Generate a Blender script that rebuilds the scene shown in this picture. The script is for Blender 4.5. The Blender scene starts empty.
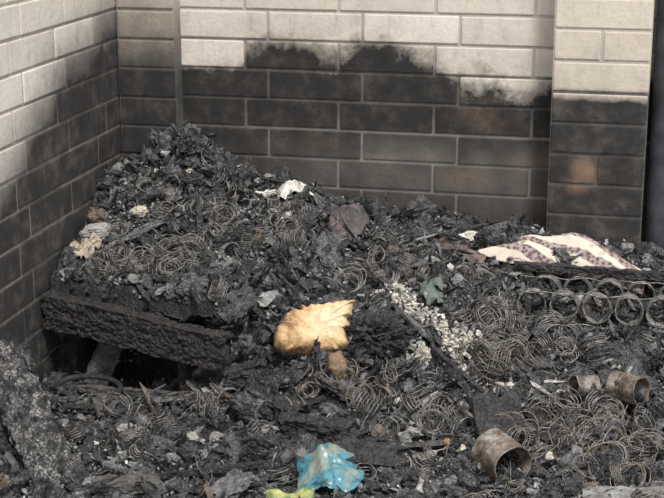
import bpy, bmesh, math, random
import numpy as np
from mathutils import Vector, Matrix, Euler, noise
random.seed(7); rng=np.random.default_rng(7)
S=bpy.context.scene
S.view_settings.view_transform='Standard'
def link(o,parent=None):
    S.collection.objects.link(o)
    if parent: o.parent=parent
    return o
# ---------------- camera
F=1460; yaw=math.radians(12.5); pit=math.radians(15.5)
C=Vector((0.975,-4.4,1.6))
f=Vector((-math.sin(yaw)*math.cos(pit),math.cos(yaw)*math.cos(pit),-math.sin(pit)))
r=Vector((math.cos(yaw),math.sin(yaw),0)); u=r.cross(f)
cam=bpy.data.cameras.new('camera'); co=link(bpy.data.objects.new('camera',cam))
m=Matrix((r,u,-f)).transposed().to_4x4(); m.translation=C; co.matrix_world=m
cam.sensor_width=36; cam.lens=36*F/664
S.camera=co
# ---------------- material helpers
def mat(name):
    m=bpy.data.materials.new(name); m.use_nodes=True; nt=m.node_tree
    b=nt.nodes['Principled BSDF']; return m,nt,b
def N(nt,t,**k):
    n=nt.nodes.new(t)
    for a,v in k.items(): setattr(n,a,v)
    return n
def noise_n(nt,scale,detail=4,rough=.6,vec=None):
    n=N(nt,'ShaderNodeTexNoise'); n.inputs['Scale'].default_value=scale; n.inputs['Detail'].default_value=detail; n.inputs['Roughness'].default_value=rough
    if vec is not None: nt.links.new(vec,n.inputs['Vector'])
    return n
def ramp(nt,fac,stops):
    n=N(nt,'ShaderNodeValToRGB'); e=n.color_ramp.elements
    while len(e)<len(stops): e.new(.5)
    for i,(p,c) in enumerate(stops):
        e[i].position=p; e[i].color=(c,c,c,1) if not hasattr(c,'__len__') else (*c,1)
    nt.links.new(fac,n.inputs['Fac']); return n
def mix(nt,fac,a,b,mode='MIX'):
    n=N(nt,'ShaderNodeMix',data_type='RGBA',blend_type=mode)
    for s,v in ((0,fac),(6,a),(7,b)):
        if hasattr(v,'default_value') or hasattr(v,'is_linked'): nt.links.new(v,n.inputs[s])
        elif hasattr(v,'__len__'): n.inputs[s].default_value=(*v,1)
        else: n.inputs[s].default_value=v
    return n.outputs[2]
def math_n(nt,op,a,b=None,clamp=False):
    n=N(nt,'ShaderNodeMath',operation=op,use_clamp=clamp)
    for i,v in enumerate((a,b)):
        if v is None: continue
        if isinstance(v,(int,float)): n.inputs[i].default_value=v
        else: nt.links.new(v,n.inputs[i])
    return n.outputs[0]
def bump(nt,b,h,strength=.5,dist=.01):
    n=N(nt,'ShaderNodeBump'); n.inputs['Strength'].default_value=strength; n.inputs['Distance'].default_value=dist
    nt.links.new(h,n.inputs['Height']); nt.links.new(n.outputs[0],b.inputs['Normal'])
# ---------------- brick material with soot line
def brick_mat(name,axis,lo,hi,pts,extra_orange=None,mortar=False,soft=.05,lower=None,cream=(.66,.605,.535),amp=.16,brown=.5,dark=1.):
    m,nt,b=mat(name); L=nt.links
    geo=N(nt,'ShaderNodeNewGeometry'); sep=N(nt,'ShaderNodeSeparateXYZ'); L.new(geo.outputs['Position'],sep.inputs[0])
    mr=N(nt,'ShaderNodeMapRange'); L.new(sep.outputs[axis],mr.inputs[0]); mr.inputs[1].default_value=lo; mr.inputs[2].default_value=hi
    fc=N(nt,'ShaderNodeFloatCurve'); L.new(mr.outputs[0],fc.inputs['Value'])
    cv=fc.mapping.curves[0]
    fc.mapping.use_clip=False
    P=[((c-lo)/(hi-lo),z/2.0) for c,z in pts]
    cv.points[0].location=P[0]; cv.points[1].location=P[-1]
    for p in P[1:-1]: cv.points.new(*p)
    fc.mapping.update()
    thr=math_n(nt,'MULTIPLY',fc.outputs[0],2.0)
    n1=noise_n(nt,9,9,.72,geo.outputs['Position'])
    nn=math_n(nt,'MULTIPLY',math_n(nt,'SUBTRACT',n1.outputs[0],.5),amp)
    at=N(nt,'ShaderNodeAttribute',attribute_name='tint'); sc=N(nt,'ShaderNodeSeparateColor'); L.new(at.outputs['Color'],sc.inputs[0])
    jit=math_n(nt,'MULTIPLY',math_n(nt,'SUBTRACT',sc.outputs[0],.5),.06)
    dz=math_n(nt,'SUBTRACT',thr,math_n(nt,'ADD',sep.outputs[2],math_n(nt,'ADD',nn,jit)))
    soot=math_n(nt,'ADD',math_n(nt,'DIVIDE',dz,soft),.5,True)
    veil=math_n(nt,'ADD',math_n(nt,'DIVIDE',dz,.22),.85,True)
    n2=noise_n(nt,60,6,.7,geo.outputs['Position']); n3=noise_n(nt,9,3,.5,geo.outputs['Position'])
    if mortar: base=ramp(nt,n2.outputs[0],[(.3,(.34,.305,.26)),(.7,(.45,.41,.355))]).outputs[0]
    else:
        base=mix(nt,sc.outputs[0],(cream[0]*.86,cream[1]*.84,cream[2]*.82),(cream[0]*1.06,cream[1]*1.06,cream[2]*1.07))
        base=mix(nt,ramp(nt,n2.outputs[0],[(.3,.0),(.75,.45)]).outputs[0],base,(.42,.37,.32))
        base=mix(nt,ramp(nt,n3.outputs[0],[(.5,.0),(.75,.25)]).outputs[0],base,(.30,.26,.22))
        mpg=N(nt,'ShaderNodeMapping'); mpg.inputs['Scale'].default_value=(1,1,.25); L.new(geo.outputs['Position'],mpg.inputs[0])
        n5=noise_n(nt,32,5,.65,mpg.outputs[0])
        base=mix(nt,ramp(nt,n5.outputs[0],[(.52,.0),(.72,.35)]).outputs[0],base,(.24,.20,.17))
    n4=noise_n(nt,14,6,.65,geo.outputs['Position'])
    vb=math_n(nt,'MULTIPLY',veil,math_n(nt,'MULTIPLY',ramp(nt,n4.outputs[0],[(.35,.25),(.6,1.)]).outputs[0],brown))
    base=mix(nt,vb,base,(.15,.112,.08))
    if mortar: so=ramp(nt,n4.outputs[0],[(.3,(.035,.033,.031)),(.7,(.10,.093,.085))]).outputs[0]
    else: so=ramp(nt,n4.outputs[0],[(.32,tuple(dark*q for q in (.006,.006,.0062))),(.5,tuple(dark*q for q in (.015,.014,.0135))),(.72,tuple(dark*q for q in (.052,.045,.040)))]).outputs[0]
    if lower:
        zl,x0,x1=lower
        lw=math_n(nt,'MULTIPLY',math_n(nt,'DIVIDE',math_n(nt,'SUBTRACT',zl,sep.outputs[2]),.09,True),
                  math_n(nt,'DIVIDE',math_n(nt,'SUBTRACT',sep.outputs[0],x0),x1-x0,True))
        lw=math_n(nt,'MULTIPLY',lw,ramp(nt,n3.outputs[0],[(.3,.35),(.6,1.)]).outputs[0])
        lw=math_n(nt,'MULTIPLY',lw,math_n(nt,'ADD',math_n(nt,'MULTIPLY',sc.outputs[0],.6),.45))
        so=mix(nt,lw,so,(.12,.105,.09) if not mortar else (.26,.24,.21))
    if extra_orange:
        for (ox,oz,rad,st_) in extra_orange:
            dx=math_n(nt,'SUBTRACT',sep.outputs[0],ox); dzz=math_n(nt,'MULTIPLY',math_n(nt,'SUBTRACT',sep.outputs[2],oz),1.6)
            d=math_n(nt,'SQRT',math_n(nt,'ADD',math_n(nt,'MULTIPLY',dx,dx),math_n(nt,'MULTIPLY',dzz,dzz)))
            k=math_n(nt,'SUBTRACT',1.,math_n(nt,'DIVIDE',d,rad),True)
            k=math_n(nt,'MULTIPLY',k,math_n(nt,'MULTIPLY',ramp(nt,n4.outputs[0],[(.35,.2),(.6,1.)]).outputs[0],st_))
            so=mix(nt,k,so,(.19,.115,.07))
    col=mix(nt,soot,base,so)
    L.new(col,b.inputs['Base Color']); b.inputs['Roughness'].default_value=.85
    bump(nt,b,n2.outputs[0],.5,.005)
    return m
def box_pts(o,ud,nd,u0,u1,n0,n1,z0,z1):
    P=[]
    for (uu,nn,zz) in ((u0,n0,z0),(u1,n0,z0),(u1,n1,z0),(u0,n1,z0),(u0,n0,z1),(u1,n0,z1),(u1,n1,z1),(u0,n1,z1)):
        P.append(o+ud*uu+nd*nn+Vector((0,0,zz)))
    return P
BF=[(0,3,2,1),(4,5,6,7),(0,1,5,4),(1,2,6,5),(2,3,7,6),(3,0,4,7)]
def brick_wall(name,o,ud,nd,length,rows,z0,h,bl,offs,mats,depth=.09,joint=.009):
    bm=bmesh.new(); lay=bm.loops.layers.color.new('tint')
    for k in range(rows):
        off=offs[k%len(offs)]; x=off-bl*math.ceil(off/bl) if off>0 else off
        while x<length:
            a=max(0,x)+ (joint/2); e=min(length,x+bl)-(joint/2)
            if e-a>.015:
                d=random.uniform(-.0015,.0015); js=random.uniform(-.0008,.0008)
                P=box_pts(o,ud,nd,a,e,-depth,d,z0+k*h+joint/2+js,z0+(k+1)*h-joint/2+js)
                c=random.random()
                vs=[bm.verts.new(p) for p in P]
                for q in BF:
                    fc=bm.faces.new([vs[i] for i in q])
                    for l in fc.loops: l[lay]=(c,random.random(),c,1)
            x+=bl
    bmesh.ops.recalc_face_normals(bm,faces=bm.faces)
    bmesh.ops.bevel(bm,geom=[e for e in bm.edges],offset=.0035,segments=2,affect='EDGES',profile=.6)
    P=box_pts(o,ud,nd,0.001,length-.001,-depth-.02,-.004,z0,z0+rows*h)
    vs=[bm.verts.new(p) for p in P]
    for q in BF:
        fc=bm.faces.new([vs[i] for i in q]); fc.material_index=1
        for l in fc.loops: l[lay]=(.5,.5,.5,1)
    bmesh.ops.recalc_face_normals(bm,faces=bm.faces)
    me=bpy.data.meshes.new(name); bm.to_mesh(me); bm.free()
    for mm in mats: me.materials.append(mm)
    return link(bpy.data.objects.new(name,me))
X=Vector((1,0,0)); Y=Vector((0,1,0))
bp=[(-.7,1.03),(-.5,.945),(-.42,.93),(-.32,.945),(-.25,.985),(-.1,.985),(0,.96),(.08,1.0),(.2,.985),(.32,.94),(.36,.91),(.45,.905),(.6,.885),(.66,.92),(1.2,.95),(2.2,1.)]
org=[(.47,.80,.13,.35),(.42,.60,.10,.3),(-.02,.70,.10,.2),(.62,.66,.1,.3)]
mb=brick_mat('sooty_brick_back',0,-.7,2.2,bp,org,soft=.07,amp=.24,lower=(.75,-.45,.15)); mbm=brick_mat('sooty_mortar_back',0,-.7,2.2,bp,None,True,soft=.07,amp=.24,lower=(.80,-.45,0))
brick_wall('wall_back',Vector((-.78,0,0)),X,-Y,2.9,26,0,.092,.30,[.80,.875],(mb,mbm))
lp=[(-3.2,.35),(-1.6,.45),(-1.0,.70),(-.75,.86),(-.6,.95),(-.5,1.01),(-.3,1.04),(-.15,1.10),(0,1.15)]
ml=brick_mat('sooty_brick_left',1,-3.2,0,lp,None,soft=.22,brown=.4,cream=(.66,.62,.565),dark=1.5); mlm=brick_mat('sooty_mortar_left',1,-3.2,0,lp,None,True,soft=.22,lower=(.9,-1,-.9))
brick_wall('wall_left',Vector((-.68,0,0)),-Y,X,3.2,26,0,.092,.30,[.17,.245],(ml,mlm))
pp=[(-.7,1.02),(-.5,1.01),(-.4,1.0)]
mp=brick_mat('sooty_brick_corner',0,-.7,-.4,pp,None,soft=.22,cream=(.48,.43,.37),brown=.8,dark=1.2); mpm=brick_mat('sooty_mortar_corner',0,-.7,-.4,pp,None,True,soft=.24,brown=.9)
brick_wall('brick_pilaster',Vector((-.679,-.062,0)),X,-Y,.192,26,0,.092,.192,[0],(mp,mpm),depth=.06)
qp=[(.6,.895),(.8,.892),(1.0,.89)]
mq=brick_mat('sooty_brick_right',0,.6,1.0,qp,[(.80,.67,.09,1.),(.76,.62,.06,.8)],soft=.025,cream=(.60,.54,.46),amp=.05,brown=.35,dark=1.4); mqm=brick_mat('sooty_mortar_right',0,.6,1.0,qp,None,True,soft=.025,amp=.05)
brick_wall('brick_pilaster.001',Vector((.683,-.11,0)),X,-Y,.282,26,-.02,.092,.282,[0,0,0,.141],(mq,mqm),depth=.105)
# ---------------- height functions
CORE=[(-.416,-.25,.735),(-.307,-.25,.665),(-.239,-.22,.585),(.027,-.15,.54),(.236,-.1,.48),(.357,-.08,.47),(.695,-.13,.465),(.966,-.2,.42),(-.53,-.2,.66),(-.09,-.2,.56),
(0,-.45,.47),(.29,-.4,.43),(.57,-.35,.41),(.86,-.33,.40),(.86,-.48,.31),(.13,-.8,.35),(.28,-.8,.31),(.44,-.65,.36),(.69,-.65,.29),(.92,-.6,.30),
(.22,-1,.21),(.52,-.95,.22),(.89,-.9,.23),(-.27,-1.35,.10),(.29,-1.35,.15),(.69,-1.35,.18),(1,-1.3,.19),(-.45,0,.62),(-.65,-.05,.6),(0,0,.5),(.4,0,.45),(.8,0,.45),
(.12,-.3,.5),(1.4,-.3,.35),(1.4,-1.2,.2),(0,-1.9,.06),(1,-1.9,.08),(-.6,-1.9,.05),(1.8,-1,.1),(1.8,0,.2),(-.62,-1.35,.12)]
LOW=[(-.57,-.6,.09),(-.57,-.9,.11),(-.35,-.6,.10),(-.35,-.9,.12),(-.13,-1,.16),(-.12,-.82,.2),(-.5,-.4,.1),(-.66,-1.05,.2)]
HIGH=[(-.5,-.5,.45),(-.28,-.5,.46),(-.6,-.66,.40),(-.1,-.8,.40),(-.35,-.72,.41),(-.67,-.64,.43),(-.67,-.42,.5),(-.2,-1,.38),(-.5,-.9,.38)]
def rbf(P):
    P=np.array(P); D=np.sqrt(((P[:,None,:2]-P[None,:,:2])**2).sum(-1)+.004)
    n=len(P); A=np.zeros((n+1,n+1)); A[:n,:n]=D; A[:n,n]=1; A[n,:n]=1
    w=np.linalg.solve(A,np.append(P[:,2],0))
    def g(x,y):
        r_=w[n]*np.ones_like(x)
        for i in range(n): r_=r_+w[i]*np.sqrt((x-P[i,0])**2+(y-P[i,1])**2+.004)
        return r_
    return g
gl=rbf(CORE+LOW); gh=rbf(CORE+HIGH)
def sm(t): t=np.clip(t,0,1); return t*t*(3-2*t)
def yl(x): return -.70-.30*(x+.67)
x0,x1,y0,y1,st=-.675,1.9,-2.3,-.004,.005
xs=np.arange(x0,x1,st); ys=np.arange(y0,y1,st)
GX,GY=np.meshgrid(xs,ys)
low=gl(GX,GY); high=gh(GX,GY)
wd=.02+.5*sm((GX+.12)/.35)
Htop=low+(high-low)*sm((GY-yl(GX))/wd)
rec=.05+.20*sm((GX+.62)/.05)*sm((-.18-GX)/.1)
Hbase=low+(high-low)*sm((GY-yl(GX)-rec)/(wd+.02))
nz=np.zeros(GX.shape); 
for j in range(len(ys)):
    for i in range(len(xs)):
        x=xs[i]; y=ys[j]
        if y<-1.75 or x>1.35:
            continue
        a=noise.fractal((x*9,y*9,0),.7,2.1,5)
        b=abs(noise.noise((x*20,y*20,3))); c_=abs(noise.noise((x*70,y*70,6)))
        nz[j,i]=a*.032-b*.038+.014-c_*.010
Htop=Htop+nz; Hbase=Hbase+nz
def hs(x,y,A=None):
    A=Htop if A is None else A
    fx=np.clip((x-x0)/st,0,len(xs)-1.001); fy=np.clip((y-y0)/st,0,len(ys)-1.001)
    i=np.asarray(fx).astype(int); j=np.asarray(fy).astype(int); tx=fx-i; ty=fy-j
    return (A[j,i]*(1-tx)+A[j,i+1]*tx)*(1-ty)+(A[j+1,i]*(1-tx)+A[j+1,i+1]*tx)*ty
def h(x,y): return float(hs(np.float64(x),np.float64(y)))
# ---------------- char materials
def char_mat(name,use_attr=True,col=(.03,.03,.03),ash=.5,sc=1.0,rough=.6,ashc=(.20,.20,.205),ath=(.5,.72),am=(.45,.65),vb=.5,bs=.7):
    m,nt,b=mat(name); L=nt.links
    geo=N(nt,'ShaderNodeNewGeometry'); pos=geo.outputs['Position']
    if use_attr:
        at=N(nt,'ShaderNodeAttribute',attribute_name='tint'); base=at.outputs['Color']
    else:
        rg=N(nt,'ShaderNodeRGB'); rg.outputs[0].default_value=(*col,1); base=rg.outputs[0]
    n1=noise_n(nt,45*sc,6,.7,pos); n2=noise_n(nt,260*sc,4,.7,pos)
    c=mix(nt,1.0,base,ramp(nt,n1.outputs[0],[(.3,.3),(.7,1.5)]).outputs[0],'MULTIPLY')
    k=math_n(nt,'MULTIPLY',ramp(nt,n2.outputs[0],[(ath[0],0.),(ath[1],1.)]).outputs[0],ramp(nt,n1.outputs[0],[(am[0],0.),(am[1],ash)]).outputs[0])
    c=mix(nt,k,c,ashc)
    L.new(c,b.inputs['Base Color']); b.inputs['Roughness'].default_value=rough
    v=N(nt,'ShaderNodeTexVoronoi'); v.feature='DISTANCE_TO_EDGE'; v.inputs['Scale'].default_value=70*sc; L.new(pos,v.inputs['Vector'])
    hh=math_n(nt,'ADD',math_n(nt,'MULTIPLY',ramp(nt,v.outputs['Distance'],[(0.,0.),(.12,1.)]).outputs[0],vb),n2.outputs[0])
    bump(nt,b,hh,bs,.005)
    return m
mchar=char_mat('charred_debris',ash=.8,rough=.38,bs=.9,ashc=(.30,.30,.305),ath=(.47,.68),am=(.42,.62))
# ---------------- chunk prototypes
def proto(k,dims,npts=11):
    bm=bmesh.new(); rr=random.Random(k)
    for i in range(npts):
        v=Vector((rr.gauss(0,1),rr.gauss(0,1),rr.gauss(0,1))).normalized()
        bm.verts.new((v.x*dims[0]*rr.uniform(.7,1),v.y*dims[1]*rr.uniform(.7,1),v.z*dims[2]*rr.uniform(.7,1)))
    bmesh.ops.convex_hull(bm,input=bm.verts)
    bmesh.ops.delete(bm,geom=[v for v in bm.verts if not v.link_faces],context='VERTS')
    bmesh.ops.triangulate(bm,faces=bm.faces)
    bm.verts.index_update()
    V=np.array([v.co[:] for v in bm.verts]); T=np.array([[v.index for v in q.verts] for q in bm.faces]); bm.free()
    return V,T
def rproto(k,dims,sub):
    bm=bmesh.new(); bmesh.ops.create_icosphere(bm,subdivisions=sub,radius=1); rr=random.Random(k); o=Vector((k*3.1,k*1.7,k))
    e=rr.uniform(.5,.9)
    for v in bm.verts:
        p=v.co; q=Vector([math.copysign(abs(c)**e,c) for c in p]); q=q/max(1e-6,(abs(q.x)**3+abs(q.y)**3+abs(q.z)**3)**(1/3))
        kk=1+.45*noise.fractal(p*1.6+o,.7,2.2,4)-.5*abs(noise.noise(p*4+o))
        v.co=Vector((q.x*dims[0],q.y*dims[1],q.z*dims[2]))*kk
    bm.verts.index_update()
    V=np.array([v.co[:] for v in bm.verts]); T=np.array([[v.index for v in q.verts] for q in bm.faces]); bm.free()
    return V,T
PR={'chunk':[proto(i,(1,.75,.5)) for i in range(24)],'flake':[proto(100+i,(1,.7,.10),12) for i in range(14)],'splinter':[proto(200+i,(1,.16,.11),9) for i in range(12)],'block':[proto(300+i,(1,.55,.45),14) for i in range(10)],
 'rlump':[rproto(i,(1,.75,.55),2) for i in range(24)],'rsheet':[rproto(40+i,(1,.8,.14),2) for i in range(16)],'rstick':[rproto(80+i,(1.3,.28,.22),2) for i in range(14)],
 'Rlump':[rproto(120+i,(1,.75,.55),4) for i in range(10)],'Rsheet':[rproto(140+i,(1,.8,.16),4) for i in range(8)],'Rstick':[rproto(160+i,(1.5,.3,.22),4) for i in range(8)]}
AV=[];AT=[];AC=[];nv=[0]
def put(kind,x,y,z,s,col,nrm=None,flat=.5):
    V,T=random.choice(PR[kind])
    R=np.array(Euler((random.gauss(0,flat),random.gauss(0,flat),random.uniform(0,6.28))).to_matrix())
    V=V@R.T*s
    if nrm is not None:
        q=np.array(Vector((0,0,1)).rotation_difference(Vector(nrm)).to_matrix()); V=V@q.T
    V=V+np.array((x,y,z)); V[:,0]=np.maximum(V[:,0],-.676); V[:,1]=np.minimum(V[:,1],-.003)
    AV.append(V); AT.append(T+nv[0]); AC.append((len(T),col)); nv[0]+=len(V)
def rc():
    t=random.random()
    if t<.55: g=random.uniform(.008,.032); return (g,g,g*1.05)
    if t<.82: g=random.uniform(.035,.10); return (g,g,g*1.03)
    if t<.94: g=random.uniform(.11,.27); return (g,g*.99,g*.98)
    if t<.975: g=random.uniform(.05,.12); return (g,g*.74,g*.55)
    g=random.uniform(.3,.6); return (g,g*.97,g*.91)
def rdk():
    g=random.uniform(.008,.045) if random.random()<.75 else random.uniform(.05,.13); return (g,g,g*1.04)
gy_,gx_=np.gradient(Htop,st)
def scatter(n,kinds,smin,smax,lift=.3,xr=(-.66,1.3),yr=(-1.65,-.02),flat=.6,colf=rc,clump=False):
    c=0
    while c<n:
        x=random.uniform(*xr); y=random.uniform(*yr)
        if clump and noise.noise((x*11,y*11,9))<random.uniform(-.5,.4): continue
        if x<-.47 and y>-.075: continue
        if .66<x<1.07 and y>-.125: continue
        s=smin*(smax/smin)**(random.random()**1.4)
        s=min(s,max(.004,abs(x+.675)*.9),max(.004,abs(y)*.9))
        if -.66<x<-.2 and yl(x)-.06<y<yl(x)+.0 : continue
        ii=int((x-x0)/st); jj=int((y-y0)/st)
        nx=-float(gx_[jj,ii]); ny=-float(gy_[jj,ii]); nn=Vector((nx*.6,ny*.6,1)).normalized()
        put(random.choice(kinds),x,y,float(Htop[jj,ii])+s*lift*random.uniform(.2,1.2),s,colf(),nn,flat); c+=1
scatter(24000,['chunk','chunk','flake','splinter','block'],.003,.010,.5)
scatter(3200,['rlump','rsheet','rlump','rstick','rsheet'],.012,.028,.45,flat=.8,clump=True)
scatter(3400,['flake','block','flake','chunk','splinter'],.010,.026,.6,flat=.7)
scatter(360,['Rlump','Rsheet','Rsheet','Rstick'],.028,.060,.35,flat=.7,clump=True,colf=rdk)
scatter(160,['flake','block'],.03,.055,.5,flat=.5,yr=(-1.6,-.6),colf=rdk)
scatter(700,['splinter'],.03,.11,.4,flat=.35)
gr=lambda a,b:(lambda:(lambda g:(g,g,g*.985))(random.uniform(a,b)))
scatter(1100,['flake','chunk','block'],.007,.022,.8,colf=gr(.10,.36))
scatter(4500,['flake','chunk'],.003,.010,1.,xr=(-.6,1.2),yr=(-1.6,-.75),colf=gr(.08,.38))
scatter(3000,['flake','chunk'],.003,.011,1.,xr=(-.6,-.05),yr=(-.65,-.18),colf=gr(.08,.38))
scatter(1500,['flake','chunk'],.003,.010,1.,xr=(0,1.2),yr=(-.8,-.2),colf=gr(.08,.38))
scatter(110,['rlump','rstick','rsheet'],.015,.035,.8,xr=(-.5,-.22),yr=(-.34,-.16),flat=1.2,colf=rdk)
def pale():
    g=random.uniform(.35,.7); return (g,g*.94,g*.83)
for (px_,py_,rx_,ry_,n_) in [(.34,-.63,.03,.03,130),(.39,-.67,.04,.025,140),(.44,-.71,.045,.03,190),(.49,-.74,.045,.035,210),(.52,-.77,.03,.03,90),(.55,-.70,.03,.02,25),(.30,-.60,.03,.02,20),(-.12,-.21,.06,.04,25),(-.62,-.52,.03,.03,20),(.62,-.9,.06,.05,15),(.42,-.82,.02,.03,60),(-.25,-1.2,.2,.1,25),(.8,-.8,.15,.1,20)]:
    for _ in range(n_):
        x=random.gauss(px_,rx_*.55); y=random.gauss(py_,ry_*.55); x=max(x,-.66); s=random.uniform(.003,.011)
        g=pale() if random.random()<.85 else rc()
        put(random.choice(['rlump','flake','rsheet']),x,y,h(x,y)+.006+random.uniform(0,.020),s,g,None,1.)
ny_,nx_=GX.shape
gv=np.stack([GX,GY,Hbase-.004],-1).reshape(-1,3)
idx=np.arange(nx_*ny_).reshape(ny_,nx_)
quads=np.stack([idx[:-1,:-1],idx[:-1,1:],idx[1:,1:],idx[1:,:-1]],-1).reshape(-1,4)
qc=gv[quads].mean(1)
keep=~(((qc[:,0]<-.484)&(qc[:,1]>-.058))|((qc[:,0]>.686)&(qc[:,0]<.962)&(qc[:,1]>-.106)))
quads=quads[keep]
def mesh_np(name,V,polys,tints,mats,parent=None,smooth=False):
    me=bpy.data.meshes.new(name)
    nl=sum(p.size for p in polys); nf=sum(len(p) for p in polys)
    me.vertices.add(len(V)); me.vertices.foreach_set('co',V.astype(np.float32).ravel())
    me.loops.add(nl); me.loops.foreach_set('vertex_index',np.concatenate([p.ravel() for p in polys]).astype(np.int32))
    me.polygons.add(nf)
    tot=np.concatenate([np.full(len(p),p.shape[1]) for p in polys]); stt=np.concatenate([[0],np.cumsum(tot)[:-1]])
    me.polygons.foreach_set('loop_start',stt.astype(np.int32)); me.polygons.foreach_set('loop_total',tot.astype(np.int32))
    me.update(calc_edges=True); me.validate()
    if tints is not None:
        at=me.color_attributes.new('tint','FLOAT_COLOR','CORNER')
        c=np.concatenate([np.repeat(t,p.shape[1],axis=0) for t,p in zip(tints,polys)])
        c=np.concatenate([c,np.ones((len(c),1))],1).astype(np.float32)
        at.data.foreach_set('color',c.ravel())
    for mm in mats: me.materials.append(mm)
    me.polygons.foreach_set('use_smooth',[smooth]*nf)
    return link(bpy.data.objects.new(name,me),parent)
pile=bpy.data.objects.new('charred_debris_pile',None); link(pile)
mesh_np('ash_bed',gv,[quads],[np.full((len(quads),3),.018)],[mchar],pile)
CH_V=np.concatenate(AV); CH_T=np.concatenate(AT); CH_C=np.concatenate([np.tile(c,(n,1)) for n,c in AC])
mesh_np('char_chunks',CH_V,[CH_T],[CH_C],[mchar],pile)
mcharS=char_mat('charred_crust',False,(.018,.018,.019),.5)
def deck():
    bm=bmesh.new(); nx,ny=90,50; g=[]
    for j in range(ny+1):
        row=[]
        for i in range(nx+1):
            x=-.672+i/nx*.56; yb=yl(x)+.015; y=yb+j/ny*.34
            row.append(bm.verts.new((x,y,h(x,y)-.006)))
        g.append(row)
    for j in range(ny):
        for i in range(nx): bm.faces.new((g[j][i],g[j][i+1],g[j+1][i+1],g[j+1][i]))
    me=bpy.data.meshes.new('crust'); bm.to_mesh(me); bm.free()
    me.materials.append(mcharS)
    o=link(bpy.data.objects.new('crust',me),pile); s=o.modifiers.new('s','SOLIDIFY'); s.thickness=.05; s.offset=-1
deck()
# ground
def simple_mesh(name,V,Fs,mats,parent=None,smooth=False):
    me=bpy.data.meshes.new(name); me.from_pydata(V,[],Fs); me.update()
    for mm in mats: me.materials.append(mm)
    me.polygons.foreach_set('use_smooth',[smooth]*len(me.polygons))
    return link(bpy.data.objects.new(name,me),parent)
mg=char_mat('ash_ground',False,(.10,.095,.09),.6)
simple_mesh('ground',[(-.7,-6,0),(4,-6,0),(4,.02,0),(-.7,.02,0)],[(0,1,2,3)],[mg])
# ---------------- charred timber
mwood=char_mat('alligator_charred_wood',False,(.024,.023,.024),.8,.8,.42,bs=1.,ashc=(.16,.16,.165))
mplank=char_mat('ashy_charred_plank',False,(.022,.021,.021),.85,.7,.75,ashc=(.36,.355,.35),ath=(.45,.60),am=(.45,.60))
mbeam=char_mat('scorched_beam_wood',False,(.020,.018,.0175),.7,1.1,.42,bs=.9,ashc=(.14,.13,.12),vb=.3)
mconc=char_mat('grey_concrete',False,(.20,.20,.195),.6,.7,.85)
mbrownwood=char_mat('scorched_wood',False,(.10,.06,.035),.3,.8,.7)
mgreywood=char_mat('ash_coated_wood',False,(.075,.07,.066),.6,.9,.7)
def timber(name,a,b,w,t,mt,seed=0,rough=.008,roll=0,parent=None,seg=.007,cracks=1.0,vs=(38,55)):
    a=Vector(a); b=Vector(b); d=b-a; L_=d.length; nl=max(4,int(L_/seg)); nw=max(3,int(w/seg)); nt_=max(2,int(t/seg))
    bm=bmesh.new(); bmesh.ops.create_cube(bm,size=1)
    bmesh.ops.subdivide_edges(bm,edges=[e for e in bm.edges if abs((e.verts[0].co-e.verts[1].co).x)>.5],cuts=nl,use_grid_fill=True)
    bmesh.ops.subdivide_edges(bm,edges=[e for e in bm.edges if abs((e.verts[0].co-e.verts[1].co).y)>.5],cuts=nw,use_grid_fill=True)
    bmesh.ops.subdivide_edges(bm,edges=[e for e in bm.edges if abs((e.verts[0].co-e.verts[1].co).z)>.5],cuts=nt_,use_grid_fill=True)
    z=d.normalized(); up=Vector((0,0,1)); sx=up.cross(z)
    if sx.length<.1: sx=Vector((1,0,0))
    sx.normalize(); sy=z.cross(sx); Rm=Matrix((z,sx,sy)).transposed()@Matrix.Rotation(roll,3,'X')
    for v in bm.verts:
        p=Vector((v.co.x*L_,v.co.y*w,v.co.z*t))
        ends=max(0,abs(v.co.x)*2-.85)/.15
        p.y*=1-.25*ends*ends*abs(noise.noise((seed,v.co.y*3,2))); 
        p.x+=ends*.03*noise.noise((p.y*40,p.z*40,seed))
        q=Vector((p.x*18+seed,p.y*45,p.z*45))
        dd=noise.voronoi(Vector((p.x*vs[0]+seed,p.y*vs[1],p.z*vs[1])))[0]
        crack=min(1,(dd[1]-dd[0])*2.5)
        n_=Vector((0,v.co.y if abs(v.co.y)>.49 else 0,v.co.z if abs(v.co.z)>.49 else 0))
        if n_.length>0: n_.normalize()
        p+=n_*(noise.fractal(q,.8,2,4)*rough-(1-crack)*rough*1.1*cracks)
        p+=Vector((0,noise.noise((p.x*3,seed,1))*w*.15,noise.noise((p.x*3,seed,8))*t*.15))
        v.co=Rm@p+(a+b)/2
    me=bpy.data.meshes.new(name); bm.to_mesh(me); bm.free(); me.materials.append(mt)
    return link(bpy.data.objects.new(name,me),parent)
timber('charred_bed_frame_beam',(-.665,-.725,.328),(-.09,-.90,.31),.05,.10,mbeam,1,.005,seg=.0035,vs=(48,70),cracks=.9)
timber('charred_bed_leg',(-.47,-.71,.27),(-.54,-.76,.08),.02,.07,mgreywood,3,.003,cracks=.4)
timber('charred_bed_leg',(-.24,-.80,.26),(-.235,-.80,.08),.03,.05,mwood,4,.003)
timber('burnt_plank',(-.645,-1.12,.35),(-.28,-1.46,.05),.12,.035,mplank,5,.009,roll=.15,seg=.005,vs=(20,60))
timber('charred_board',(.28,-1.24,.20),(.45,-1.27,.215),.07,.02,mwood,9,.004,roll=.5)
timber('scorched_wood_block',(.40,-1.31,.15),(.42,-1.26,.18),.03,.05,mbrownwood,11,.003)
timber('charred_panel',(.63,-.99,.275),(.67,-1.12,.225),.12,.02,mwood,13,.003)
timber('charred_stick',(-.55,-.80,.13),(-.22,-.86,.155),.022,.018,mgreywood,15,.003)
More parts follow.
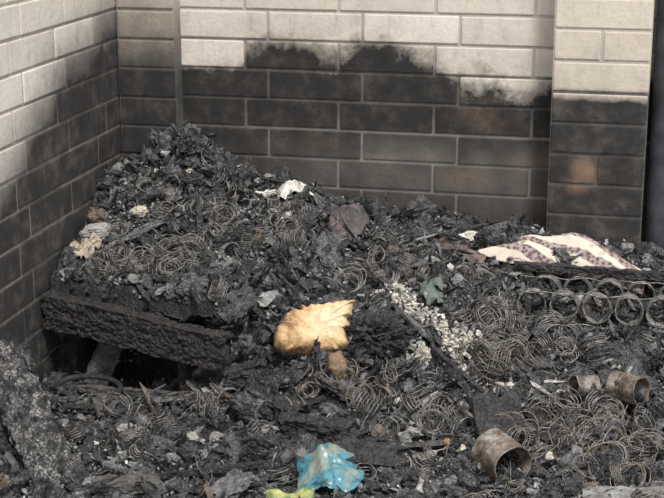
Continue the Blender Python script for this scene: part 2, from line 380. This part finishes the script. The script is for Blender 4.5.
timber('charred_stick',(-.60,-.88,.11),(-.30,-.94,.15),.018,.018,mwood,16,.003)
timber('charred_stick',(-.12,-1.33,.14),(.12,-1.28,.17),.018,.014,mwood,17,.002)
timber('charred_wood_offcut',(-.65,-1.25,.18),(-.52,-1.32,.15),.06,.035,mwood,19,.006)
timber('charred_wood_offcut',(-.63,-1.38,.13),(-.50,-1.42,.11),.06,.03,mbrownwood,20,.006)
timber('charred_wood_offcut',(-.27,-1.40,.13),(-.12,-1.36,.13),.07,.025,mgreywood,21,.005)
timber('concrete_slab_piece',(.88,-1.38,.20),(1.2,-1.34,.20),.10,.03,mconc,22,.003)
timber('charred_post_stub',(-.60,-1.02,.14),(-.635,-.99,.31),.05,.05,mwood,23,.007)
timber('charred_stick',(.45,-.80,.32),(.60,-.93,.26),.016,.012,mwood,24,.002)
timber('charred_wood_offcut',(.02,-.98,.22),(.16,-1.08,.21),.08,.06,mwood,25,.009)
timber('charred_wood_offcut',(.12,-1.12,.21),(.30,-1.14,.21),.07,.05,mwood,26,.009)
timber('charred_wood_offcut',(-.08,-.92,.24),(.02,-.90,.27),.07,.05,mwood,27,.008)
for i in range(20):
    x=random.uniform(-.5,1.0); y=random.uniform(-1.45,-.95); a=random.uniform(-.6,.6)+(math.pi/2 if random.random()<.25 else 0); l_=random.uniform(.035,.09)
    p0=(x-math.cos(a)*l_,y-math.sin(a)*l_); p1=(x+math.cos(a)*l_,y+math.sin(a)*l_); e=.012
    if p0[0]<-.6 or (.18<x<.42 and y<-1.15) or (.55<x<.8 and y<-1.12): continue
    timber('charred_wood_offcut',(p0[0],p0[1],h(*p0)+e),(p1[0],p1[1],h(*p1)+e),random.uniform(.015,.04),random.uniform(.008,.018),random.choice([mwood,mwood,mgreywood,mbeam]),60+i,.003,roll=random.uniform(-.5,.5),cracks=.6)
# ---------------- lumps (foam, ash, stones)
def lump(name,c,rad,mt,seed=0,amp=.25,fr=2.2,sub=4,rot=(0,0,0),parent=None,smooth=True,sharp=0):
    bm=bmesh.new(); bmesh.ops.create_icosphere(bm,subdivisions=sub,radius=1)
    R=Euler(rot).to_matrix()
    for v in bm.verts:
        p=v.co.copy(); k=1+amp*noise.fractal(p*fr+Vector((seed*7.3,seed,0)),.7,2.2,5)
        if sharp: k-=sharp*abs(noise.noise(p*fr*2.5+Vector((seed,0,5))))
        p=Vector((p.x*rad[0],p.y*rad[1],p.z*rad[2]))*k
        v.co=R@p+Vector(c)
    me=bpy.data.meshes.new(name); bm.to_mesh(me); bm.free(); me.materials.append(mt)
    me.polygons.foreach_set('use_smooth',[smooth]*len(me.polygons))
    return link(bpy.data.objects.new(name,me),parent)
def slab(name,outline,origin,nrm,thick,dome,mt,seed,amp=.008,parent=None,na=140,nr=26,jag=.006):
    n=Vector(nrm).normalized(); U=Vector((0,0,1)).cross(n).normalized(); V_=n.cross(U); o=Vector(origin)
    O=[Vector(p) for p in outline]; sg=[(O[(i+1)%len(O)]-O[i]).length for i in range(len(O))]; T=sum(sg); per=[]
    for k in range(na):
        s=T*k/na; i=0
        while s>sg[i]: s-=sg[i]; i+=1
        p=O[i].lerp(O[(i+1)%len(O)],s/sg[i]); per.append(p+Vector((noise.noise((p.x*70,p.y*70,seed)),noise.noise((p.x*70,p.y*70,seed+5))))*jag)
    bm=bmesh.new()
    def P(q,t,side):
        z=dome*(1-t*t)+amp*noise.fractal((q.x*14,q.y*14,seed+side*4),.8,2,5)-amp*.5*abs(noise.noise((q.x*25,q.y*40,seed)))
        if side: z=-thick
        else: z-=thick*.5*max(0,(t-.8)/.2)**2
        return bm.verts.new(o+U*q.x+V_*q.y+n*z)
    rings=[]
    c=P(Vector((0,0)),0,0)
    for j in range(1,nr+1):
        t=(j/nr)**.8; rings.append([P(p*t,t,0) for p in per])
    rings.append([P(p*.97,1,1) for p in per]); c2=P(Vector((0,0)),0,1)
    for k in range(na):
        bm.faces.new((c,rings[0][k],rings[0][(k+1)%na])); bm.faces.new((c2,rings[-1][(k+1)%na],rings[-1][k]))
    for j in range(len(rings)-1):
        for k in range(na): bm.faces.new((rings[j][k],rings[j+1][k],rings[j+1][(k+1)%na],rings[j][(k+1)%na]))
    bmesh.ops.recalc_face_normals(bm,faces=bm.faces)
    me=bpy.data.meshes.new(name); bm.to_mesh(me); bm.free(); me.materials.append(mt)
    me.polygons.foreach_set('use_smooth',[True]*len(me.polygons))
    return link(bpy.data.objects.new(name,me),parent)
def patch_mat(name,c1,c2,c3,sc=20,t=(.35,.55,.68),rough=.9,bs=.4,fine=120):
    m,nt,b=mat(name); geo=N(nt,'ShaderNodeNewGeometry'); p=geo.outputs['Position']
    n=noise_n(nt,sc,6,.65,p); n2=noise_n(nt,fine,4,.7,p)
    c=ramp(nt,n.outputs[0],[(t[0],c1),(t[1],c2),(t[2],c3)]).outputs[0]
    c=mix(nt,1.,c,ramp(nt,n2.outputs[0],[(.3,.7),(.7,1.15)]).outputs[0],'MULTIPLY')
    nt.links.new(c,b.inputs['Base Color']); b.inputs['Roughness'].default_value=rough; bump(nt,b,n2.outputs[0],bs,.004); return m
FC=(.140,-.865,.375)
mfoam,nt,b=mat('scorched_foam'); geo=N(nt,'ShaderNodeNewGeometry')
vm=N(nt,'ShaderNodeVectorMath',operation='SUBTRACT'); nt.links.new(geo.outputs['Position'],vm.inputs[0]); vm.inputs[1].default_value=(FC[0]+.04,FC[1],FC[2]+.03)
vs_=N(nt,'ShaderNodeVectorMath',operation='MULTIPLY'); nt.links.new(vm.outputs[0],vs_.inputs[0]); vs_.inputs[1].default_value=(6.8,5,7.8)
vl=N(nt,'ShaderNodeVectorMath',operation='LENGTH'); nt.links.new(vs_.outputs[0],vl.inputs[0])
n=noise_n(nt,16,6,.7,geo.outputs['Position']); n2=noise_n(nt,140,4,.7,geo.outputs['Position'])
d=math_n(nt,'ADD',vl.outputs['Value'],math_n(nt,'MULTIPLY',math_n(nt,'SUBTRACT',n.outputs[0],.5),1.8))
c=ramp(nt,math_n(nt,'MULTIPLY',d,.6),[(.0,(.60,.50,.35)),(.25,(.54,.40,.23)),(.43,(.40,.25,.12)),(.55,(.15,.085,.045)),(.66,(.03,.025,.022))]).outputs[0]
c=mix(nt,1.,c,ramp(nt,n2.outputs[0],[(.3,.7),(.7,1.12)]).outputs[0],'MULTIPLY')
nt.links.new(c,b.inputs['Base Color']); b.inputs['Roughness'].default_value=.95; bump(nt,b,n2.outputs[0],.4,.003)
mash=patch_mat('pale_ash',(.62,.58,.50),(.40,.36,.30),(.07,.065,.055),40,(.44,.54,.62))
mstone=patch_mat('grey_stone',(.30,.29,.27),(.22,.21,.2),(.08,.08,.08),25,(.4,.58,.75))
mcream=patch_mat('cream_plaster',(.50,.46,.39),(.40,.36,.29),(.12,.10,.085),25,(.4,.55,.70))
mbrown=patch_mat('brown_stone',(.14,.10,.078),(.09,.068,.053),(.03,.03,.03),25,(.4,.55,.7))
mfold=patch_mat('brown_foam_fold',(.24,.16,.10),(.14,.09,.055),(.04,.03,.02),25,(.4,.58,.75))
fo=link(bpy.data.objects.new('scorched_foam_block',None))
FO=[(-.094,-.035),(-.088,.02),(-.062,.055),(-.03,.066),(0,.072),(.05,.080),(.106,.086),(.098,.06),(.086,.035),(.083,0),(.088,-.035),(.06,-.056),(.01,-.056),(-.04,-.058),(-.07,-.058)]
slab('foam_body',[(a*1.12,b_*1.08) for a,b_ in FO],FC,(.22,-.74,.64),.06,.010,mfoam,2,.009,fo,jag=.010)
slab('foam_fold',[(-.02,.03),(.02,.035),(.035,0),(.03,-.04),(.005,-.045),(-.02,-.01)],(.215,-.925,.305),(.3,-.8,.4),.03,.012,mfold,4,.008,fo,60,12)
lump('charred_foam_lump',(.30,-.82,.355),(.08,.06,.055),mcharS,5,.4,2.6,5,(0,0,0),smooth=False,sharp=.5)
ac=link(bpy.data.objects.new('pale_ash_crust',None))
for i,(x,y,rx,ry,rz) in enumerate([(.345,-.64,.030,.022,.012),(.37,-.66,.02,.02,.012),(.44,-.71,.030,.025,.014),(.49,-.745,.036,.028,.016)]):
    lump('ash_clod',(x,y,h(x,y)+.010),(rx,ry,rz),mash,i+10,.8,2.4,5,(.2,.2,i),ac,True,.1)
lump('cream_plaster_chunk',(.425,-.83,h(.425,-.83)+.02),(.019,.016,.038),mcream,21,.6,1.8,4,(.3,.25,0),None,False,.2)
for i,(nm,x,y,s,mt) in enumerate([('grey_stone',-.60,-.47,(.05,.03,.022),mstone),('cream_plaster_chunk',-.49,-.42,(.025,.02,.016),mcream),('brown_stone',-.63,-.42,(.028,.025,.025),mbrown),
  ('cream_plaster_chunk',-.36,-.34,(.016,.012,.010),mcream),('brown_stone',-.12,-.45,(.035,.025,.02),mbrown),('grey_stone',-.30,-1.08,(.045,.03,.014),mstone),('cream_plaster_chunk',.57,-1.16,(.014,.012,.010),mcream),
  ('grey_stone',.45,-1.1,(.03,.02,.012),mstone),('cream_plaster_chunk',.66,-.86,(.012,.010,.009),mcream),('grey_stone',-.1,-1.15,(.03,.02,.015),mstone),('grey_stone',.85,-1.36,(.03,.03,.018),mstone),('cream_plaster_chunk',.79,-1.2,(.018,.014,.012),mcream)]):
    lump(nm,(x,y,h(x,y)+s[2]*.6),s,mt,i+30,.4,1.3,4,(random.uniform(-.3,.3),random.uniform(-.3,.3),random.uniform(0,3)),None,False,.08)
morange=patch_mat('rusty_lump',(.34,.18,.08),(.24,.12,.06),(.10,.06,.04),30)
lump('orange_plastic_scrap',(.545,-1.16,h(.545,-1.16)+.016),(.016,.012,.013),morange,50,.4,1.4,3)
# ---------------- springs
def wire_mat(nm,c1,c2,c3,ro):
    m,nt,b=mat(nm); n=noise_n(nt,60,5,.7,N(nt,'ShaderNodeNewGeometry').outputs['Position'])
    nt.links.new(ramp(nt,n.outputs[0],[(.36,c1),(.50,c2),(.64,c3)]).outputs[0],b.inputs['Base Color']); b.inputs['Metallic'].default_value=.2; b.inputs['Roughness'].default_value=ro; return m
mrust=wire_mat('burnt_spring_wire',(.02,.02,.02),(.11,.105,.10),(.26,.24,.215),.5)
mbr=wire_mat('rusty_spring_wire',(.035,.03,.027),(.15,.13,.11),(.27,.235,.195),.6)
def curve_obj(name,rad,mt,parent=None):
    c=bpy.data.curves.new(name,'CURVE'); c.dimensions='3D'; c.bevel_depth=rad; c.bevel_resolution=1; c.materials.append(mt)
    return c,link(bpy.data.objects.new(name,c),parent)
def add_poly(c,pts):
    s=c.splines.new('POLY'); s.points.add(len(pts)-1)
    s.points.foreach_set('co',np.concatenate([np.array(pts),np.ones((len(pts),1))],1).ravel())
def helix(c,pos,R,rad,height,turns,deform=.2,hour=.25,pt=20):
    k=int(turns*pt); ph=random.uniform(0,6.28); P=[]; sx=random.gauss(0,deform); sy=random.gauss(0,deform); e=1+random.gauss(0,deform*.5); sd=random.uniform(0,99)
    for i in range(k+1):
        t=i/k; a=ph+t*turns*2*math.pi; rr=rad*(1-hour*math.sin(math.pi*t))*(1+deform*.5*noise.noise((t*4,sd,0)))
        z=(t-.5)*height
        p=R@Vector((math.cos(a)*rr*e+sx*z,math.sin(a)*rr+sy*z,z+deform*rad*.5*noise.noise((math.cos(a),math.sin(a),sd)))); P.append(pos+p)
    add_poly(c,P)
sp,_=curve_obj('mattress_springs',.0014,mrust); sr,_=curve_obj('mattress_springs',.0011,mbr)
def cluster(c,cx,cy,rx,ry,n,rad=(.022,.042),ht=(.02,.07),tilt=.75,lift=.016,turns=(3,7),base=0,dfm=.32):
    for _ in range(n):
        x=max(-.62,cx+random.gauss(0,.6)*rx); y=cy+random.gauss(0,.6)*ry
        R=Matrix.Rotation(base,3,'X')@Euler((random.gauss(0,tilt),random.gauss(0,tilt),random.uniform(0,6.28))).to_matrix()
        helix(c,Vector((x,y,h(x,y)+lift+random.uniform(-.004,.014))),R,random.uniform(*rad),random.uniform(*ht),random.uniform(*turns),dfm)
cluster(sp,-.45,-.60,.16,.08,24,base=.7,tilt=.5,lift=.022); cluster(sp,-.25,-.50,.13,.14,24,base=.6,tilt=.5,lift=.022); cluster(sp,-.40,-.36,.12,.06,6,base=.5)
cluster(sp,-.05,-.40,.15,.14,18,base=.5); cluster(sp,.3,-.45,.12,.12,16,base=.5); cluster(sp,.6,-.58,.14,.12,24,base=.5,lift=.022)
cluster(sp,.85,-.66,.2,.10,20); cluster(sp,.27,-.84,.06,.05,6,base=.6)
cluster(sr,.28,-.95,.10,.05,10,base=.5,lift=.022); cluster(sr,.62,-.78,.09,.06,13,rad=(.03,.05),dfm=.4,lift=.022)
cluster(sr,.88,-1.14,.17,.22,48,rad=(.024,.045),ht=(.02,.09),tilt=.9,dfm=.6,lift=.020); cluster(sp,.9,-.98,.18,.1,18)
cluster(sp,.1,-1.2,.35,.2,14); cluster(sp,-.1,-.95,.1,.1,8); cluster(sp,.5,-1.02,.12,.14,14); cluster(sp,-.35,-1.15,.2,.2,7)
fr,_=curve_obj('spring_unit',.0021,mrust)
for row,(z_,y_) in enumerate(((.37,-.50),(.385,-.40))):
    for i in range(7):
        x=.68+i*.088+row*.03
        helix(fr,Vector((x,y_,z_)),Matrix.Rotation(math.radians(82),3,'X')@Matrix.Rotation(.1,3,'Z'),.040,.075,7.2,.07,.12,24)
for (z_,y_) in ((.415,-.54),(.43,-.44),(.327,-.54)):
    add_poly(fr,[(x,y_+.004*math.sin(x*40),z_+.003*math.sin(x*63)) for x in np.linspace(.64,1.28,60)])
timber('charred_bed_rail',(.62,-.37,.438),(1.25,-.38,.435),.03,.022,mwood,31,.004)
lw,_=curve_obj('loose_wires',.0012,mrust)
for i in range(130):
    x=random.uniform(-.55,1.2); y=random.uniform(-1.5,-.3); a=random.uniform(0,6.28); L_=random.uniform(.06,.25); P=[]
    cu=random.gauss(0,11); ok=True
    for k in range(16):
        if x<-.05 and yl(x)-.10<y<yl(x)+.12: ok=False
        P.append((x,y,h(x,y)+.012+.014*math.sin(k/15*3.1))); x+=math.cos(a)*L_/15; y+=math.sin(a)*L_/15; a+=cu*L_/15
        x=min(max(x,-.65),1.6); y=min(y,-.15)
    if ok: add_poly(lw,P)
tb,_=curve_obj('bent_metal_tube',.008,mcharS)
P=[]
for k in range(30):
    t=k/29; a=math.pi*(1.25-1.35*t); P.append((-.50+.09*math.cos(a)+.0*t,-.85+.055*math.sin(a),.145+.02*math.sin(t*3)))
tb.bevel_resolution=4; add_poly(tb,P)
# ---------------- cloth pieces
def cloth(name,outline,mt,lift=.01,wr=.012,fr=14,seed=0,dome=.0,res=.005,thick=.002,jag=.006,creases=(),sr=.02):
    O=[Vector(p) for p in outline]; ox=[p.x for p in O]; oy=[p.y for p in O]; cx=sum(ox)/len(O); cy=sum(oy)/len(O)
    nr=int(max(max(ox)-min(ox),max(oy)-min(oy))/res/2)+3; na=140; bm=bmesh.new()
    per=[]; sg=[]
    for i in range(len(O)): sg.append((O[(i+1)%len(O)]-O[i]).length)
    T=sum(sg)
    for k in range(na):
        s=T*k/na; i=0
        while s>sg[i]: s-=sg[i]; i+=1
        p=O[i].lerp(O[(i+1)%len(O)],s/sg[i]); 
        q=p+Vector((noise.noise((p.x*60,p.y*60,seed)),noise.noise((p.x*60,p.y*60,seed+5))))*jag; per.append(q)
    ofs=[(0,0)]+[(math.cos(a)*q,math.sin(a)*q) for q in (.5,1) for a in [k*math.pi/4 for k in range(8)]]
    def zz(x,y,t):
        w=noise.fractal((x*fr,y*fr*1.3,seed),.8,2,4); rd=1-abs(noise.noise((x*fr*.8+y*fr*.5,y*fr*.6,seed+3)))*2
        ave=sum(h(x+a*sr,y+b*sr) for a,b in ofs)/len(ofs)
        z=ave+lift+wr*w+wr*.9*rd*(1-t*.5)+dome*(1-t*t)
        for (ax,ay,bx,by,am,wd_) in creases:
            d=abs((x-ax)*(by-ay)-(y-ay)*(bx-ax))/math.hypot(bx-ax,by-ay); z+=am*math.exp(-(d/wd_)**2)
        return z
    ctr=bm.verts.new((cx,cy,zz(cx,cy,0))); rings=[]
    for j in range(1,nr+1):
        t=j/nr; rings.append([bm.verts.new((cx+(p.x-cx)*t,cy+(p.y-cy)*t,zz(cx+(p.x-cx)*t,cy+(p.y-cy)*t,t))) for p in per])
    for k in range(na): bm.faces.new((ctr,rings[0][k],rings[0][(k+1)%na]))
    for j in range(nr-1):
        for k in range(na): bm.faces.new((rings[j][k],rings[j+1][k],rings[j+1][(k+1)%na],rings[j][(k+1)%na]))
    me=bpy.data.meshes.new(name); bm.to_mesh(me); bm.free(); me.materials.append(mt)
    me.polygons.foreach_set('use_smooth',[True]*len(me.polygons))
    o=link(bpy.data.objects.new(name,me)); s=o.modifiers.new('s','SOLIDIFY'); s.thickness=thick; return o
mfab,nt,b=mat('patterned_fabric'); geo=N(nt,'ShaderNodeNewGeometry')
mp_=N(nt,'ShaderNodeMapping'); mp_.inputs['Rotation'].default_value=(0,0,.30); nt.links.new(geo.outputs['Position'],mp_.inputs[0])
w=N(nt,'ShaderNodeTexWave',bands_direction='Y'); w.inputs['Scale'].default_value=7; w.inputs['Distortion'].default_value=1.0; w.inputs['Detail'].default_value=3; nt.links.new(mp_.outputs[0],w.inputs[0])
v=N(nt,'ShaderNodeTexVoronoi'); v.inputs['Scale'].default_value=85; nt.links.new(mp_.outputs[0],v.inputs['Vector'])
k=math_n(nt,'MULTIPLY',ramp(nt,w.outputs[1],[(.50,0.),(.60,1.)]).outputs[0],ramp(nt,v.outputs['Distance'],[(.35,1.),(.6,.55)]).outputs[0])
n=noise_n(nt,8,4,.6,geo.outputs['Position'])
c=mix(nt,k,(.50,.44,.37),(.10,.06,.07)); c=mix(nt,ramp(nt,n.outputs[0],[(.56,0.),(.64,.9)]).outputs[0],c,(.09,.06,.05))
nt.links.new(c,b.inputs['Base Color']); b.inputs['Roughness'].default_value=.95
cloth('patterned_fabric',[(.62,-.22),(.68,-.17),(.76,-.16),(.86,-.20),(.93,-.26),(1.0,-.32),(.98,-.38),(.88,-.36),(.76,-.35),(.66,-.34),(.56,-.33),(.50,-.30)],mfab,.014,.007,8,1,.045,creases=((.6,-.24,.95,-.30,.012,.018),(.62,-.31,.98,-.36,.010,.015)),sr=.05)
mplaid=patch_mat('scorched_fabric',(.16,.12,.11),(.09,.06,.055),(.03,.025,.025),30)
cloth('scorched_fabric',[(.38,-.24),(.46,-.25),(.54,-.30),(.52,-.35),(.45,-.32),(.38,-.29)],mplaid,.010,.010,16,2,.005)
mpurple=patch_mat('dark_fabric',(.10,.082,.082),(.055,.046,.048),(.02,.019,.02),25)
cloth('scorched_fabric',[(.05,-.24),(.11,-.20),(.17,-.24),(.17,-.36),(.12,-.42),(.07,-.36)],mpurple,.02,.016,16,4,.02)
mwhite=patch_mat('white_cloth',(.58,.56,.53),(.4,.37,.33),(.12,.10,.09),35,(.42,.55,.66))
cloth('white_cloth',[(-.19,-.22),(-.12,-.19),(-.07,-.17),(-.03,-.19),(.02,-.22),(-.04,-.23),(-.09,-.27)],mwhite,.018,.014,22,5,.01,jag=.02)
cloth('white_cloth',[(.42,-.19),(.46,-.17),(.50,-.19),(.48,-.22),(.43,-.22)],mwhite,.015,.006,20,6,.01)
mteal=patch_mat('grey_green_cloth',(.13,.16,.14),(.07,.09,.078),(.03,.035,.03),25)
cloth('grey_green_cloth',[(.36,-.52),(.40,-.46),(.43,-.5),(.445,-.6),(.41,-.64),(.38,-.59)],mteal,.02,.02,24,7,.01,jag=.012)
mcr=patch_mat('cream_cloth',(.42,.36,.28),(.28,.23,.17),(.05,.045,.04),40)
cloth('cream_cloth',[(-.665,-.54),(-.63,-.49),(-.59,-.50),(-.58,-.56),(-.63,-.59)],mcr,.016,.016,34,8,.01,jag=.02)
mblue,nt,b=mat('turquoise_plastic'); geo=N(nt,'ShaderNodeNewGeometry'); n=noise_n(nt,30,5,.7,geo.outputs['Position'])
n2=noise_n(nt,11,3,.5,geo.outputs['Position'])
c=ramp(nt,n.outputs[0],[(.36,(.015,.04,.06)),(.44,(.04,.14,.18)),(.55,(.065,.20,.24)),(.62,(.02,.07,.12)),(.70,(.40,.44,.42))]).outputs[0]
c=mix(nt,ramp(nt,n2.outputs[0],[(.54,0.),(.60,.8)]).outputs[0],c,(.20,.22,.18))
nt.links.new(c,b.inputs['Base Color']); b.inputs['Roughness'].default_value=.3
cloth('turquoise_plastic_packet',[(.20,-1.29),(.23,-1.22),(.30,-1.24),(.35,-1.23),(.36,-1.29),(.375,-1.35),(.35,-1.41),(.28,-1.40),(.22,-1.42),(.22,-1.35)],mblue,.018,.008,16,9,.022,jag=.006,res=.003,creases=((.2,-1.3,.37,-1.33,.014,.012),(.24,-1.24,.30,-1.42,.010,.010)))
myel,nt,b=mat('yellow_plastic'); n=noise_n(nt,35,4,.6,N(nt,'ShaderNodeNewGeometry').outputs['Position'])
nt.links.new(ramp(nt,n.outputs[0],[(.35,(.38,.36,.13)),(.5,(.24,.26,.10)),(.58,(.08,.13,.06)),(.7,(.35,.35,.25))]).outputs[0],b.inputs['Base Color']); b.inputs['Roughness'].default_value=.4
cloth('yellow_plastic_packet',[(.14,-1.40),(.20,-1.38),(.27,-1.41),(.28,-1.48),(.16,-1.48)],myel,.02,.010,20,10,.01,creases=((.15,-1.43,.28,-1.46,.012,.01),))
# ---------------- cans
mcan,nt,b=mat('rusted_tin'); geo=N(nt,'ShaderNodeNewGeometry'); n=noise_n(nt,28,7,.7,geo.outputs['Position']); n2=noise_n(nt,110,4,.7,geo.outputs['Position'])
c=ramp(nt,n.outputs[0],[(.34,(.04,.03,.026)),(.46,(.13,.095,.07)),(.56,(.20,.18,.16)),(.68,(.34,.33,.32))]).outputs[0]
c=mix(nt,ramp(nt,n2.outputs[0],[(.5,0.),(.68,.6)]).outputs[0],c,(.10,.06,.038))
nt.links.new(c,b.inputs['Base Color']); b.inputs['Metallic'].default_value=.3; b.inputs['Roughness'].default_value=.55; bump(nt,b,n2.outputs[0],.6,.003)
def can(name,pos,axis,R_,L_,seed=0,dent=.12):
    prof=[(0,-L_/2),(R_*.93,-L_/2),(R_*1.0,-L_/2),(R_*1.03,-L_/2+.003),(R_,-L_/2+.006)]
    for k in range(18):
        z=-L_/2+.01+k/17*(L_-.02); rb=.0012*math.sin(k*2.2) if 4<k<14 else 0; prof.append((R_+rb,z))
    prof+=[(R_*1.0,L_/2-.004),(R_*1.035,L_/2-.001),(R_*1.035,L_/2+.001),(R_*.97,L_/2+.001),(R_*.96,L_/2-.004),(R_*.955,-L_/2+.006),(0,-L_/2+.006)]
    q=Vector((0,0,1)).rotation_difference(Vector(axis).normalized()); ns=56; V=[];Fs=[]
    for i,(rr,z) in enumerate(prof):
        for s in range(ns):
            a=2*math.pi*s/ns; dn=1+dent*noise.noise((math.cos(a)*1.3+seed,math.sin(a)*1.3,z*18+seed))+dent*.3*noise.noise((math.cos(a)*4+seed,math.sin(a)*4,z*50))
            V.append(q@Vector((math.cos(a)*rr*dn,math.sin(a)*rr*dn*.94,z))+Vector(pos))
    for i in range(len(prof)-1):
        for s in range(ns): Fs.append((i*ns+s,i*ns+(s+1)%ns,(i+1)*ns+(s+1)%ns,(i+1)*ns+s))
    return simple_mesh(name,[tuple(v) for v in V],Fs,[mcan],None,True)
can('rusted_tin_can',(.68,-1.27,.235),(.66,-.70,-.10),.053,.095,1,.10)
can('rusted_tin_can',(.955,-.94,.305),(.80,-.50,.05),.037,.08,2,.18)
can('rusted_tin_can',(.850,-.92,.295),(-.70,-.45,.1),.028,.065,3,.25)
# fork
mfork,nt,b=mat('fork_metal'); b.inputs['Base Color'].default_value=(.30,.27,.23,1); b.inputs['Metallic'].default_value=.3; b.inputs['Roughness'].default_value=.6
fc,_=curve_obj('metal_fork',.0016,mfork)
bx,by=.50,-1.21; bz=h(bx,by)+.03
add_poly(fc,[(bx+.10,by+.10,bz-.01),(bx+.05,by+.05,bz),(bx+.02,by+.02,bz)])
for i in range(4):
    o_=(i-1.5)*.006; add_poly(fc,[(bx+.02,by+.02,bz),(bx+.012+o_,by+.006-o_,bz),(bx-.018+o_,by-.02-o_,bz-.006)])
# ---------------- downpipe
mpipe,nt,b=mat('sooty_pipe'); n=noise_n(nt,12,5,.6,N(nt,'ShaderNodeNewGeometry').outputs['Position'])
nt.links.new(ramp(nt,n.outputs[0],[(.35,(.012,.013,.016)),(.65,(.05,.053,.062))]).outputs[0],b.inputs['Base Color']); b.inputs['Roughness'].default_value=.5
pc=bpy.data.curves.new('downpipe','CURVE'); pc.dimensions='3D'; pc.bevel_depth=.042; pc.bevel_resolution=6; pc.use_fill_caps=True; pc.materials.append(mpipe)
add_poly(pc,[(1.015,-.055,0),(1.015,-.055,1.0),(1.015,-.055,2.3)]); link(bpy.data.objects.new('downpipe',pc))
# ---------------- light
w_=bpy.data.worlds.new('overcast_sky'); S.world=w_; w_.use_nodes=True; bg=w_.node_tree.nodes['Background']; bg.inputs[0].default_value=(.95,.97,1.0,1); bg.inputs[1].default_value=1.38
sd=bpy.data.lights.new('sun','SUN'); sd.energy=4.2; sd.angle=math.radians(10); sd.color=(1,.965,.92); so_=link(bpy.data.objects.new('sun',sd))
so_.rotation_euler=Vector((-.34,.55,-1)).to_track_quat('-Z','Y').to_euler()
